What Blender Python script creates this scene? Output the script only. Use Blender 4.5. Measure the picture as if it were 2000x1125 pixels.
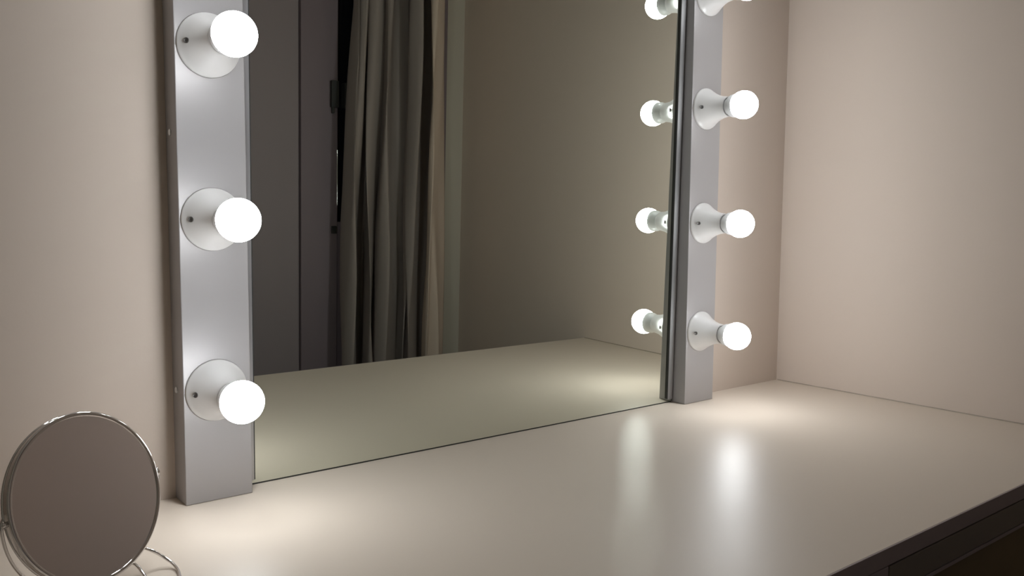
import bpy, bmesh, math, random
from mathutils import Vector, Matrix

random.seed(7)
for o in list(bpy.data.objects):
    bpy.data.objects.remove(o)
S = bpy.context.scene
COL = S.collection
TABLE = 0.75                       # table top height in metres; plans below are in millimetres from the table top


def P(x, y, z):
    return Vector((x / 1000.0, y / 1000.0, z / 1000.0 + TABLE))


# ------------------------------------------------------------------ camera
YAW, PITCH, ROLL, FPX = math.radians(38.54), math.radians(-5.02), math.radians(0.42), 1659.0
F = Vector((math.sin(YAW) * math.cos(PITCH), math.cos(YAW) * math.cos(PITCH), math.sin(PITCH)))
R0 = Vector((math.cos(YAW), -math.sin(YAW), 0))
U0 = R0.cross(F)
R = R0 * math.cos(ROLL) + U0 * math.sin(ROLL)
U = U0 * math.cos(ROLL) - R0 * math.sin(ROLL)
cam_d = bpy.data.cameras.new('camera')
cam = bpy.data.objects.new('camera', cam_d)
COL.objects.link(cam)
m = Matrix((R, U, -F)).transposed().to_4x4()
m.translation = P(-379.3, -1242.9, 430.9)
cam.matrix_world = m
cam_d.sensor_width = 36.0
cam_d.sensor_fit = 'HORIZONTAL'
cam_d.lens = FPX / 2000.0 * 36.0
cam_d.clip_start = 0.02
cam_d.clip_end = 50
S.camera = cam

# ------------------------------------------------------------------ world, exposure, bulb power
w = bpy.data.worlds.new('world')
S.world = w
w.use_nodes = True
w.node_tree.nodes['Background'].inputs[0].default_value = (0.55, 0.5, 0.45, 1)
w.node_tree.nodes['Background'].inputs[1].default_value = 0.0
S.view_settings.view_transform = 'Standard'
S.view_settings.look = 'None'
S.view_settings.gamma = 1.0
S.view_settings.use_curve_mapping = False
S.view_settings.exposure = 0.69
BULB_POWER = 25.0
BULB_COLOUR = (0.95, 0.98, 1.0, 1)
S.cycles.max_bounces = 14
S.cycles.diffuse_bounces = 7
S.cycles.glossy_bounces = 8
S.cycles.sample_clamp_indirect = 20.0
S.cycles.use_denoising = True


# ------------------------------------------------------------------ materials
def mat(name, col, rough=0.5, metal=0.0, spec=0.5, bump=None, vary=None, emit=None, coat=0.0):
    mt = bpy.data.materials.new(name)
    mt.use_nodes = True
    nt = mt.node_tree
    b = nt.nodes['Principled BSDF']
    b.inputs['Base Color'].default_value = (*col, 1)
    b.inputs['Roughness'].default_value = rough
    b.inputs['Metallic'].default_value = metal
    b.inputs['Specular IOR Level'].default_value = spec
    b.inputs['Coat Weight'].default_value = coat
    tc = nt.nodes.new('ShaderNodeTexCoord')
    if vary:
        sc, amt = vary[:2]
        n = nt.nodes.new('ShaderNodeTexNoise')
        n.inputs['Scale'].default_value = sc
        n.inputs['Detail'].default_value = 4
        mp = nt.nodes.new('ShaderNodeMapping')
        if len(vary) > 2:
            mp.inputs['Scale'].default_value = vary[2]
        nt.links.new(tc.outputs['Object'], mp.inputs[0])
        nt.links.new(mp.outputs[0], n.inputs['Vector'])
        mx = nt.nodes.new('ShaderNodeMix')
        mx.data_type = 'RGBA'
        mx.inputs['A'].default_value = (*[c * (1 - amt) for c in col], 1)
        mx.inputs['B'].default_value = (*[min(1, c * (1 + amt)) for c in col], 1)
        nt.links.new(n.outputs['Fac'], mx.inputs['Factor'])
        nt.links.new(mx.outputs['Result'], b.inputs['Base Color'])
    if bump:
        sc, st, dist = bump
        n = nt.nodes.new('ShaderNodeTexNoise')
        n.inputs['Scale'].default_value = sc
        n.inputs['Detail'].default_value = 3
        nt.links.new(tc.outputs['Object'], n.inputs['Vector'])
        bp = nt.nodes.new('ShaderNodeBump')
        bp.inputs['Strength'].default_value = st
        bp.inputs['Distance'].default_value = dist
        nt.links.new(n.outputs['Fac'], bp.inputs['Height'])
        nt.links.new(bp.outputs[0], b.inputs['Normal'])
    if emit:
        b.inputs['Emission Color'].default_value = emit[0]
        b.inputs['Emission Strength'].default_value = emit[1]
    return mt


M = dict(
    wall=mat('painted_wall', (0.615, 0.528, 0.458), 0.75, spec=0.25, bump=(170, 0.12, 0.001), vary=(3, 0.02)),
    wall_far=mat('painted_far_wall', (0.54, 0.51, 0.44), 0.8, spec=0.2, vary=(3, 0.02)),
    ceiling=mat('ceiling_paint', (0.7, 0.68, 0.64), 0.9, spec=0.1, vary=(4, 0.02)),
    floor=mat('dark_floor', (0.10, 0.075, 0.055), 0.5, vary=(6, 0.25, (1, 10, 1))),
    laminate=mat('cream_laminate', (0.67, 0.587, 0.50), 0.40, spec=0.36, vary=(5, 0.015), bump=(420, 0.05, 0.0004)),
    edge=mat('dark_edge_band', (0.34, 0.285, 0.29), 0.45, spec=0.4, vary=(20, 0.1)),
    desk_front=mat('dark_drawer_front', (0.21, 0.18, 0.15), 0.5, vary=(12, 0.15)),
    desk_low=mat('dark_brown_board', (0.19, 0.14, 0.07), 0.6, vary=(12, 0.15)),
    silver=mat('silver_paint', (0.40, 0.385, 0.385), 0.45, metal=0.35, bump=(900, 0.05, 0.0003), vary=(30, 0.015)),
    alu=mat('brushed_aluminium', (0.55, 0.55, 0.56), 0.35, metal=0.7, vary=(60, 0.03, (1, 1, 0.05))),
    black=mat('black_shade_and_latch', (0.03, 0.03, 0.028), 0.6, vary=(40, 0.1)),  # latch and catch, and the shade painted in around the big mirror
    mirror=mat('mirror_glass', (0.79, 0.83, 0.755), 0.0, metal=1.0),
    mirror_back=mat('mirror_backing', (0.18, 0.18, 0.17), 0.6, vary=(20, 0.05)),
    white=mat('white_plastic', (0.74, 0.73, 0.72), 0.3, spec=0.5, vary=(15, 0.01)),
    bulb_base=mat('bulb_collar_plastic', (0.82, 0.83, 0.84), 0.35, spec=0.5, vary=(15, 0.01)),
    metal_thread=mat('threaded_cap_metal', (0.7, 0.68, 0.62), 0.3, metal=1.0, vary=(50, 0.05)),
    dome=mat('lit_bulb_dome', (0.9, 0.9, 0.9), 0.4, emit=(BULB_COLOUR, BULB_POWER)),
    screw=mat('dark_screw_metal', (0.16, 0.155, 0.15), 0.4, metal=0.8, vary=(200, 0.1)),
    screw_bright=mat('zinc_screw', (0.6, 0.6, 0.6), 0.3, metal=1.0, vary=(200, 0.1)),
    chrome=mat('chrome', (0.72, 0.70, 0.69), 0.07, metal=1.0, vary=(30, 0.02)),
    small_glass=mat('round_mirror_glass', (0.97, 0.93, 0.95), 0.04, metal=1.0),
    taupe=mat('dark_taupe_board', (0.21, 0.168, 0.188), 0.55, vary=(8, 0.1, (1, 1, 0.1))),
    taupe2=mat('taupe_panel', (0.29, 0.245, 0.26), 0.6, vary=(8, 0.06, (1, 1, 0.1))),
    night=mat('night_window_glass', (0.012, 0.012, 0.016), 0.03, spec=0.5),
    curtain=mat('grey_curtain_cloth', (0.31, 0.27, 0.25), 0.9, spec=0.1, bump=(900, 0.2, 0.0005), vary=(25, 0.06, (1, 1, 0.15))),
    lining=mat('tan_curtain_hem', (0.60, 0.50, 0.42), 0.9, spec=0.1, bump=(900, 0.2, 0.0005), vary=(25, 0.06, (1, 1, 0.15))),
    caulk=mat('aged_caulk', (0.36, 0.31, 0.25), 0.6, vary=(35, 0.25)),
)
M['mirror'].node_tree.nodes['Principled BSDF'].inputs['Specular IOR Level'].default_value = 0.5


# ------------------------------------------------------------------ helpers
def link(name, bm, material, parent=None, smooth=False, origin=None):
    """one mesh object; bm coordinates are world metres, moved relative to the origin or the parent"""
    o0 = Vector(origin) if origin is not None else Vector((0, 0, 0))
    bmesh.ops.recalc_face_normals(bm, faces=bm.faces)
    if o0.length:
        bmesh.ops.translate(bm, verts=bm.verts, vec=-o0)
    me = bpy.data.meshes.new(name)
    bm.to_mesh(me)
    bm.free()
    me.materials.append(material)
    if smooth:
        for p in me.polygons:
            p.use_smooth = True
        try:
            me.set_sharp_from_angle(angle=math.radians(38))
        except Exception:
            pass
    o = bpy.data.objects.new(name, me)
    COL.objects.link(o)
    o.location = o0
    if parent is not None:
        o.parent = parent
        o.location = o0
    return o


def thing(name, label, cat, loc=(0, 0, 0), group=None):
    o = bpy.data.objects.new(name, None)
    o.empty_display_size = 0.05
    COL.objects.link(o)
    o.location = loc
    tag(o, label, cat, group)
    return o


def tag(o, label=None, cat=None, group=None, kind=None):
    if label:
        o['label'] = label
    if cat:
        o['category'] = cat
    if group:
        o['group'] = group
    if kind:
        o['kind'] = kind
    return o


def box(bm, a, b, bevel=0.0, seg=2):
    a, b = Vector(a), Vector(b)
    lo = Vector((min(a.x, b.x), min(a.y, b.y), min(a.z, b.z)))
    hi = Vector((max(a.x, b.x), max(a.y, b.y), max(a.z, b.z)))
    r = bmesh.ops.create_cube(bm, size=1.0)
    vs = r['verts']
    for v in vs:
        v.co = Vector([lo[i] + (v.co[i] + 0.5) * (hi[i] - lo[i]) for i in range(3)])
    if bevel:
        es = list({e for v in vs for e in v.link_edges})
        bmesh.ops.bevel(bm, geom=es, offset=bevel, segments=seg, affect='EDGES', profile=0.5)
    return bm


def lathe(bm, prof, origin, axis, seg=48, close=True):
    """prof: (t along axis, radius)"""
    axis = Vector(axis).normalized()
    h = axis.cross(Vector((0, 0, 1)))
    if h.length < 1e-3:
        h = Vector((1, 0, 0))
    h.normalize()
    v = axis.cross(h)
    rings = []
    for t, r in prof:
        c = Vector(origin) + axis * t
        if r < 1e-7:
            rings.append([bm.verts.new(c)])
        else:
            rings.append([bm.verts.new(c + (h * math.cos(2 * math.pi * i / seg) + v * math.sin(2 * math.pi * i / seg)) * r) for i in range(seg)])
    for a, b in zip(rings, rings[1:]):
        if len(a) == 1 and len(b) == 1:
            continue
        for i in range(seg):
            j = (i + 1) % seg
            if len(a) == 1:
                bm.faces.new((a[0], b[i], b[j]))
            elif len(b) == 1:
                bm.faces.new((a[i], a[j], b[0]))
            else:
                bm.faces.new((a[i], a[j], b[j], b[i]))
    if close:
        if len(rings[0]) > 1:
            bm.faces.new(list(reversed(rings[0])))
        if len(rings[-1]) > 1:
            bm.faces.new(rings[-1])
    return bm


def tube(bm, pts, rad, seg=12, closed=False):
    pts = [Vector(p) for p in pts]
    n = len(pts)
    rings = []
    prev = None
    for i, p in enumerate(pts):
        if closed:
            d = pts[(i + 1) % n] - pts[i - 1]
        else:
            d = pts[min(i + 1, n - 1)] - pts[max(i - 1, 0)]
        d.normalize()
        if prev is None:
            h = d.cross(Vector((0, 0, 1)))
            if h.length < 1e-3:
                h = d.cross(Vector((1, 0, 0)))
        else:
            h = prev - d * prev.dot(d)
        h.normalize()
        prev = h
        v = d.cross(h)
        rings.append([bm.verts.new(p + (h * math.cos(2 * math.pi * k / seg) + v * math.sin(2 * math.pi * k / seg)) * rad) for k in range(seg)])
    last = n if closed else n - 1
    for i in range(last):
        a, b = rings[i], rings[(i + 1) % n]
        for k in range(seg):
            j = (k + 1) % seg
            bm.faces.new((a[k], a[j], b[j], b[k]))
    if not closed:
        bm.faces.new(list(reversed(rings[0])))
        bm.faces.new(rings[-1])
    return bm


def smooth_path(pts, n=10):
    """Catmull-Rom through the points"""
    pts = [Vector(p) for p in pts]
    out = []
    for i in range(len(pts) - 1):
        p0, p1, p2, p3 = pts[max(i - 1, 0)], pts[i], pts[i + 1], pts[min(i + 2, len(pts) - 1)]
        for k in range(n):
            t = k / n
            out.append(0.5 * ((2 * p1) + (p2 - p0) * t + (2 * p0 - 5 * p1 + 4 * p2 - p3) * t * t + (3 * p1 - p0 - 3 * p2 + p3) * t ** 3))
    out.append(pts[-1])
    return out


# ------------------------------------------------------------------ plan of the place (mm, z from the table top)
WALL_Y = 49.0            # wall behind the vanity
RIGHT_X = 1542.0         # side wall
FAR_Y = -1430.0          # wall opposite the mirror
LEFT_X = -1500.0
FLOOR_Z, CEIL_Z = -750.0, 1850.0
DEPTH = 711.0            # table depth
BAR_L = (4.0, 104.0)
BAR_R = (1115.4, 1215.2)
BAR_TOP = 1090.0
MIR_Y, TILT = 38.3, math.tan(math.radians(0.90))
T = 100.0


def mir(x, off, z):
    """a point on the leaning mirror's face, pulled forward by off"""
    return P(x, MIR_Y - TILT * z - off, z)


# ------------------------------------------------------------------ room shell
def slab(name, a, b, material):
    bm = bmesh.new()
    box(bm, P(*a), P(*b))
    return tag(link(name, bm, material), kind='structure')


slab('wall_back', (LEFT_X - T, WALL_Y, FLOOR_Z - T), (RIGHT_X + T, WALL_Y + T, CEIL_Z + T), M['wall'])
slab('wall_right', (RIGHT_X, FAR_Y - T, FLOOR_Z - T), (RIGHT_X + T, WALL_Y, CEIL_Z + T), M['wall'])
slab('wall_left', (LEFT_X - T, FAR_Y - T, FLOOR_Z - T), (LEFT_X, WALL_Y, CEIL_Z + T), M['wall_far'])
slab('wall_front', (LEFT_X, FAR_Y - T, FLOOR_Z - T), (RIGHT_X, FAR_Y, CEIL_Z + T), M['wall_far'])
slab('floor', (LEFT_X, FAR_Y, FLOOR_Z - T), (RIGHT_X, WALL_Y, FLOOR_Z), M['floor'])
slab('ceiling', (LEFT_X, FAR_Y, CEIL_Z), (RIGHT_X, WALL_Y, CEIL_Z + T), M['ceiling'])

# caulk bead along the table and the side wall
bm = bmesh.new()
tube(bm, [P(RIGHT_X - 0.5, y, 0.4 + 0.25 * math.sin(y * 0.07) * math.sin(y * 0.023)) for y in range(-705, 46, 10)], 0.0017, 8)
tag(link('trim_1', bm, M['caulk'], smooth=True), kind='structure')

# ------------------------------------------------------------------ balcony door opposite the mirror
def door():
    y = FAR_Y
    bm = bmesh.new()          # outer frame
    x0, x1, z0, z1 = 420, 1385, FLOOR_Z, 1500
    box(bm, P(x0 - 50, y, z0), P(x0, y + 45, z1 + 50), 0.002)
    box(bm, P(x1, y, z0), P(x1 + 50, y + 45, z1 + 50), 0.002)
    box(bm, P(x0, y, z1), P(x1, y + 45, z1 + 50), 0.002)
    fr = link('door_1', bm, M['taupe'])
    tag(fr, kind='structure')
    bm = bmesh.new()          # near leaf, a shade lighter
    box(bm, P(x0, y, z0 + 3), P(855, y + 26, z1), 0.002)
    link('side_panel', bm, M['taupe2'], fr)
    bm = bmesh.new()          # leaf: stile, bottom panel, far stile
    box(bm, P(857, y, z0 + 3), P(992, y + 38, z1), 0.002)
    box(bm, P(992, y, z0 + 3), P(x1, y + 32, 352), 0.002)
    box(bm, P(1280, y, 352), P(x1, y + 38, z1), 0.002)
    link('door_leaf', bm, M['taupe'], fr)
    bm = bmesh.new()
    box(bm, P(992, y, 352), P(1280, y + 12, z1))
    link('pane', bm, M['night'], fr)
    bm = bmesh.new()          # rounded metal bead beside the pane
    tube(bm, [P(990, y + 39, 410), P(990, y + 39, 600)], 0.0025, 10)
    link('metal_bead', bm, M['chrome'], fr, smooth=True)
    bm = bmesh.new()          # latch across stile and pane
    box(bm, P(962, y + 38, 742), P(990, y + 52, 832), 0.002)
    box(bm, P(966, y + 38, 722), P(974, y + 50, 744), 0.002)
    box(bm, P(1018, y + 10, 745), P(1046, y + 40, 830), 0.002)
    link('latch', bm, M['black'], fr)
    bm = bmesh.new()
    box(bm, P(968, y + 38, 312), P(986, y + 46, 338), 0.0015)
    link('catch', bm, M['black'], fr)


door()

# ------------------------------------------------------------------ curtain
def curtain():
    # folds as read across the cloth: (x, depth in front of the wall)
    keys = [(1019, 50), (987, 120), (975, 160), (989, 166), (1011, 150), (1073, 54), (1095, 50), (1065, 120), (1050, 158),
            (1069, 168), (1112, 110), (1123, 100), (1102, 150), (1118, 164), (1142, 140), (1201, 52), (1237, 47), (1267, 50),
            (1231, 120), (1229, 132), (1247, 112), (1228, 150), (1241, 162), (1270, 130), (1324, 54), (1354, 50), (1365, 58)]
    hem = [(1363, 58), (1313, 130), (1295, 172), (1304, 184), (1332, 176), (1374, 130), (1414, 80)]

    def sheet(keys, name, material, parent, seed):
        rnd = random.Random(seed)
        ph = [(rnd.uniform(0, 6.28), rnd.uniform(0, 6.28), rnd.uniform(0.6, 1.3)) for _ in keys]
        bm = bmesh.new()
        rows = []
        zs = [FLOOR_Z + 25 + i * (1700 - FLOOR_Z - 25) / 70.0 for i in range(71)]
        for z in zs:
            k2 = []
            for (x, d), (a, b, c) in zip(keys, ph):
                s = 1.0 if 0 < keys.index((x, d)) < len(keys) - 1 else 0.45
                d = d * (1.0 if d < 70 else 0.86 + 0.14 * math.sin(z / 410.0 + a))
                tip = 30 * max(0.0, (z - 350) / 750.0) * max(0.0, (1250 - x) / 260.0)
                k2.append(Vector((x + tip + s * 5 * math.sin(z / 330.0 * c + a) + (3 if s == 1 else 0) * math.sin(z / 120.0 + b),
                                  FAR_Y + d + s * 7 * math.sin(z / 260.0 * c + b), z)))
            path = smooth_path(k2, 6)
            rows.append([bm.verts.new(P(p.x, max(p.y, FAR_Y + 44), z)) for p in path])
        for a, b in zip(rows, rows[1:]):
            for i in range(len(a) - 1):
                bm.faces.new((a[i], a[i + 1], b[i + 1], b[i]))
        o = link(name, bm, material, parent, smooth=True)
        sol = o.modifiers.new('cloth', 'SOLIDIFY')
        sol.thickness = 0.0015
        return o
    c = sheet(keys, 'curtain', M['curtain'], None, 3)
    tag(c, 'long grey-brown curtain gathered in loose folds, seen reflected in the big mirror', 'curtain')
    sheet(hem, 'front_hem', M['lining'], c, 5)['label'] = 'lighter tan turned edge of the curtain'
    bm = bmesh.new()
    tube(bm, [P(300, FAR_Y + 85, 1712), P(1500, FAR_Y + 85, 1712)], 0.012, 16)
    for x in (330, 1480):
        box(bm, P(x - 8, FAR_Y, 1704), P(x + 8, FAR_Y + 85, 1720), 0.001)
    link('rod', bm, M['screw'], c, smooth=True)


curtain()

# ------------------------------------------------------------------ the built-in dressing table
def desk():
    d = thing('dressing_table', 'built-in cream dressing table with a dark front edge, spanning wall to wall', 'table', P(700, -DEPTH / 2, FLOOR_Z))
    bx = Vector(d.location)

    def part(name, bm, material, parent=d):
        o = link(name, bm, material, smooth=False)
        o.parent = parent
        o.matrix_parent_inverse = Matrix.Translation(-bx)
        return o
    xl = -900
    bm = bmesh.new()
    box(bm, P(xl, -DEPTH + 3, -25), P(RIGHT_X, WALL_Y, 0))
    part('worktop', bm, M['laminate'])
    bm = bmesh.new()
    box(bm, P(xl, -DEPTH, -24), P(RIGHT_X, -DEPTH + 3, 0), 0.0006)
    part('edge_band', bm, M['edge'])['label'] = 'dark grey front edging'
    bm = bmesh.new()                       # carcass behind the fronts
    box(bm, P(680, -DEPTH + 40, FLOOR_Z), P(RIGHT_X, WALL_Y, -25))
    part('carcass', bm, M['desk_low'])
    for x in (xl, 660):
        bm = bmesh.new()
        box(bm, P(x, -DEPTH + 22, FLOOR_Z), P(x + 20, WALL_Y, -25))
        part('side_panel', bm, M['desk_low'])
    bm = bmesh.new()                       # apron strip left of the drawers
    box(bm, P(xl, -DEPTH + 1, -95), P(679.5, -DEPTH + 20, -26), 0.001)
    part('apron', bm, M['edge'])
    bm = bmesh.new()                       # drawer front
    box(bm, P(683.5, -DEPTH + 1, -66), P(RIGHT_X - 4, -DEPTH + 20, -27), 0.001)
    dr = part('drawer', bm, M['desk_front'])
    bm = bmesh.new()                       # slim pull rail beneath it
    box(bm, P(683.5, -DEPTH + 2, -74), P(RIGHT_X - 4, -DEPTH + 22, -68), 0.001)
    h = part('pull_rail', bm, M['edge'])
    bm = bmesh.new()
    box(bm, P(683.5, -DEPTH + 12, -330), P(RIGHT_X - 4, -DEPTH + 30, -78), 0.001)
    part('drawer', bm, M['desk_low'])
    bm = bmesh.new()
    box(bm, P(683.5, -DEPTH + 12, FLOOR_Z + 60), P(RIGHT_X - 4, -DEPTH + 30, -334), 0.001)
    part('drawer', bm, M['desk_low'])
    return d


desk()

# ------------------------------------------------------------------ the large mirror
def big_mirror():
    t = thing('wall_mirror', 'large rectangular mirror standing on the table between the two silver light bars', 'mirror', P(610, MIR_Y, 0))
    inv = Matrix.Translation(-Vector(t.location))
    x0, x1, zt = BAR_L[1] + 1.0, BAR_R[0] - 3.0, 1088

    def leaning(name, xa, xb, za, zb, o0, o1, material, bevel=0):
        bm = bmesh.new()
        vs = []
        for x in (xa, xb):
            for z in (za, zb):
                for off in (o0, o1):
                    vs.append(bm.verts.new(mir(x, off, z)))
        idx = [(0, 1, 3, 2), (4, 6, 7, 5), (0, 4, 5, 1), (2, 3, 7, 6), (0, 2, 6, 4), (1, 5, 7, 3)]
        for f in idx:
            bm.faces.new([vs[i] for i in f])
        if bevel:
            bmesh.ops.bevel(bm, geom=list(bm.edges), offset=bevel, segments=2, affect='EDGES')
        o = link(name, bm, material)
        o.parent = t
        o.matrix_parent_inverse = inv
        return o
    leaning('glass', x0, x1, 2.2, zt, 0.0, -4.0, M['mirror'])
    leaning('backing', x0 + 3, x1 - 3, 6, zt - 4, -4.2, -7.5, M['mirror_back'])
    leaning('gap_shadow', x0, x1, 0.1, 2.2, 0.4, -4.0, M['black'])['label'] = 'thin dark strip for the shadow gap under the mirror'  # black strip painted in for the shadow in the gap below the glass
    for xa, xb, g0, g1 in ((x0, x0 + 15.5, x0 + 15.6, x0 + 17.0), (x1 - 15.5, x1, x1 - 17.0, x1 - 15.6)):
        leaning('edge_trim', xa, xb, 8, zt, 4.2, 0.05, M['alu'], 0.0004)['label'] = 'pale metal strip along the mirror edge'
        leaning('trim_side_shade', g0, g1, 9, zt, 3.9, 0.05, M['black'])['label'] = 'thin black strip for the shaded side of the metal strip'  # dark inner side of the trim, its shade put in as a black strip


big_mirror()

# ------------------------------------------------------------------ light bars with lamp holders
ZL = (167, 419, 667, 917)
ZR = (165, 412, 667, 916)


def holder_mesh(x, z):
    bm = bmesh.new()
    prof = [(0.0, 0.0455), (0.0028, 0.0455), (0.0042, 0.0448), (0.0055, 0.0432), (0.012, 0.0395), (0.022, 0.0335),
            (0.034, 0.0278), (0.046, 0.0240), (0.056, 0.0225), (0.0605, 0.0222), (0.0618, 0.0214), (0.0618, 0.0192),
            (0.054, 0.0188), (0.040, 0.0182), (0.0275, 0.0178), (0.0272, 0.0)]
    lathe(bm, prof, P(x, -0.05, z), (0, -1, 0), 64)
    return bm


def bar(name, xs, zs, label, side):
    t = thing(name, label, 'light bar', P((xs[0] + xs[1]) / 2, WALL_Y / 2, 0), 'light bars beside the big mirror')
    inv = Matrix.Translation(-Vector(t.location))

    def part(n, bm, material, parent=t, smooth=False):
        o = link(n, bm, material, smooth=smooth)
        o.parent = parent
        o.matrix_parent_inverse = inv if parent is t else Matrix()
        return o
    bm = bmesh.new()
    box(bm, P(xs[0], 0, 0.3), P(xs[1], WALL_Y, BAR_TOP), 0.0012, 2)
    part('housing', bm, M['silver'])
    for z in zs:
        cx = (xs[0] + xs[1]) / 2 - 2.0
        h = part('lamp_holder', holder_mesh(cx, z), M['white'], smooth=True)
        for sx in (-1, 1):                       # sunk fixing screws on the skirt
            bm = bmesh.new()
            c = P(cx + sx * 36.3, -17.8, z)
            ax = Vector((sx * 0.72, -0.69, 0)).normalized()
            lathe(bm, [(-0.003, 0.0040), (0.0008, 0.0040), (0.0012, 0.0033), (0.0004, 0.0024), (0.0001, 0.0)], c, ax, 20)
            s = link('screw', bm, M['screw'], smooth=True)
            s.parent = h
    for z, y in ((168, 30), (543, 28), (920, 28)):   # small screws in the outer side of the channel
        bm = bmesh.new()
        x = xs[0] if side < 0 else xs[1]
        lathe(bm, [(-0.001, 0.0052), (0.0012, 0.0050), (0.0024, 0.0036), (0.0028, 0.0)], P(x, y, z), (side, 0, 0), 20)
        part('screw', bm, M['screw_bright'], smooth=True)
    return t


bar('light_bar', BAR_L, ZL, 'silver light bar at the left end of the big mirror, nearest the round mirror', -1)
bar('light_bar', BAR_R, ZR, 'silver light bar at the right end of the big mirror, near the room corner', 1)


def bulb_proto():
    """origin at the mouth of the lamp holder, axis towards -Y"""
    t = bpy.data.objects.new('light_bulb', None)
    t.empty_display_size = 0.03
    COL.objects.link(t)
    R_, c = 0.030, 0.043                        # dome radius, centre in front of the mouth
    beta = math.radians(125)
    bm = bmesh.new()
    prof = []
    n = 30
    for i in range(n + 1):
        a = beta * (1 - i / n)
        prof.append((c + R_ * math.cos(a), R_ * math.sin(a) if i < n else 0.0))
    lathe(bm, prof, (0, 0, 0), (0, -1, 0), 64)
    dome = link('dome', bm, M['dome'], t, smooth=True)
    bm = bmesh.new()
    e = c + R_ * math.cos(beta)
    prof = [(-0.004, 0.0150), (0.001, 0.0165), (0.004, 0.0182), (0.008, 0.0205), (0.013, 0.0238), (0.017, 0.0247), (e - 0.0015, 0.0250), (e - 0.0002, 0.0252), (e, 0.0244)]
    lathe(bm, prof, (0, 0, 0), (0, -1, 0), 64)
    link('collar', bm, M['bulb_base'], t, smooth=True)
    bm = bmesh.new()
    prof = [(-0.030, 0.0), (-0.030, 0.005), (-0.027, 0.012)]
    for i in range(12):
        prof.append((-0.026 + i * 0.0018, 0.0132 if i % 2 else 0.0122))
    prof.append((-0.0042, 0.0130))
    lathe(bm, prof, (0, 0, 0), (0, -1, 0), 40)
    link('threaded_cap', bm, M['metal_thread'], t, smooth=True)
    return t


ORD = ['lowest', 'second from the bottom', 'third from the bottom', 'fourth from the bottom', 'topmost']
proto = bulb_proto()
first = True
for xs, zs, where in ((BAR_L, ZL, 'left'), (BAR_R, ZR, 'right')):
    for i, z in enumerate(zs):
        if first:
            b = proto
            first = False
        else:
            b = proto.copy()
            COL.objects.link(b)
            for ch in proto.children:
                c = ch.copy()
                COL.objects.link(c)
                c.parent = b
        b.location = P((xs[0] + xs[1]) / 2 - 2.0, -59.0, z)
        tag(b, 'glowing round white bulb, %s on the %s light bar' % (ORD[i], where), 'light bulb', group='lit bulbs on the %s light bar' % where)

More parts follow.
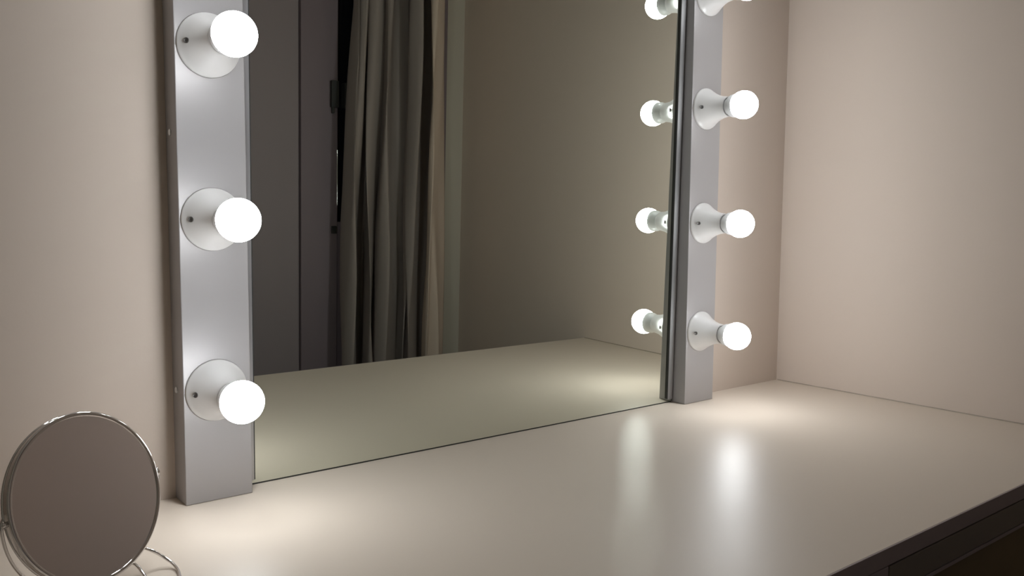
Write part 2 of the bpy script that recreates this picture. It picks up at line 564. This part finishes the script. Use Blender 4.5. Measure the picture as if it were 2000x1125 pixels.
# ------------------------------------------------------------------ the round table mirror on its wire stand
def round_mirror():
    c = P(-166.6, -211.9, 108.0)
    yaw, el = math.radians(152.8), math.radians(16.2)
    N = Vector((math.sin(yaw) * math.cos(el), math.cos(yaw) * math.cos(el), math.sin(el)))
    H = Vector((math.cos(yaw), -math.sin(yaw), 0))       # towards the left in the picture
    V = H.cross(N)
    if V.z < 0:
        V = -V
    rad = 0.0969
    t = thing('table_mirror', 'small round mirror in a chrome rim on a bent wire stand, standing on the table', 'mirror', Vector((c.x, c.y, TABLE)))
    inv = Matrix.Translation(-Vector(t.location))

    def part(n, bm, material, smooth=True, parent=t):
        o = link(n, bm, material, smooth=smooth)
        o.parent = parent
        o.matrix_parent_inverse = inv
        return o
    # rim: a shallow drum with rolled lips on both faces
    bm = bmesh.new()
    th = 0.013
    prof = [(-th, rad - 0.0048)]
    for i in range(9):
        a = math.pi * i / 8
        prof.append((-th + 0.0016 - 0.0016 * math.cos(a) + 0.0003, rad - 0.0022 + 0.0022 * math.sin(a)))
    prof += [(-th + 0.0040, rad - 0.0012), (-0.0042, rad - 0.0012)]
    for i in range(9):
        a = math.pi * i / 8
        prof.append((-0.0018 - 0.0020 * math.cos(a) + 0.0003, rad - 0.0024 + 0.0024 * math.sin(a)))
    prof += [(0.0001, rad - 0.0048), (-0.0012, rad - 0.0056), (-0.0050, rad - 0.0060)]
    lathe(bm, prof, c, N, 128, close=False)
    part('rim', bm, M['chrome'])
    bm = bmesh.new()
    lathe(bm, [(-0.0045, rad - 0.0052), (-0.0011, rad - 0.0052), (-0.0010, 0.0)], c, N, 128)
    part('glass', bm, M['small_glass'], smooth=False)
    bm = bmesh.new()
    lathe(bm, [(-0.0125, rad - 0.0046), (-0.0095, rad - 0.0046), (-0.0095, 0.0)], c, N, 96)
    part('back_glass', bm, M['small_glass'], smooth=False)
    mid = c - N * 0.0065
    # pivots
    for s in (-1, 1):
        bm = bmesh.new()
        lathe(bm, [(0, 0.0030), (0.003, 0.0036), (0.0065, 0.0036), (0.0075, 0.0022), (0.0078, 0)], mid + H * s * (rad - 0.0014), H * s, 20)
        part('pivot', bm, M['chrome'])
    # wire cradle: from pivot to pivot, hanging in an almost upright plane below
    w = 0.0018
    Z = Vector((0, 0, 1))
    back = Vector((-N.x, -N.y, 0)).normalized()
    ra = 0.102
    lean = -0.03
    fw0 = Vector((N.x, N.y, 0)).normalized()
    pts = []
    for sgn in (1,):
        pts += [mid + H * (rad + 0.002), mid + H * (rad + 0.004) + Z * 0.006, mid + H * (ra + 0.001) + Z * 0.001]
    for i in range(2, 59):
        a = math.pi * i / 60
        pts.append(mid + H * ra * math.cos(a) + (-Z * math.cos(lean) - fw0 * math.sin(lean)) * ra * math.sin(a))
    pts += [mid - H * (ra + 0.001) + Z * 0.001, mid - H * (rad + 0.004) + Z * 0.006, mid - H * (rad + 0.002)]
    bm = bmesh.new()
    tube(bm, pts, w, 12)
    part('wire_cradle', bm, M['chrome'])
    # feet: one bent loop of wire each side, running out from the cradle, down, and forward along the table
    fw = Vector((N.x, N.y, 0)).normalized()
    base = Vector((mid.x, mid.y, TABLE + w))
    for s in (-1, 1):
        Hs = H * s
        L = [base + Hs * h / 1000 + fw * f_ / 1000 + Z * z_ / 1000 for h, f_, z_ in
             ((66, 0, 26), (64, 14, 24), (68, 24, 20), (78, 31, 10), (80, 44, 3), (70, 64, 0), (46, 90, 0), (28, 100, 0),
              (15, 90, 0), (26, 66, 1), (37, 42, 8), (43, 22, 13), (44, 2, 12))]
        bm = bmesh.new()
        tube(bm, smooth_path(L, 10), w, 12)
        part('wire_foot', bm, M['chrome'])


round_mirror()
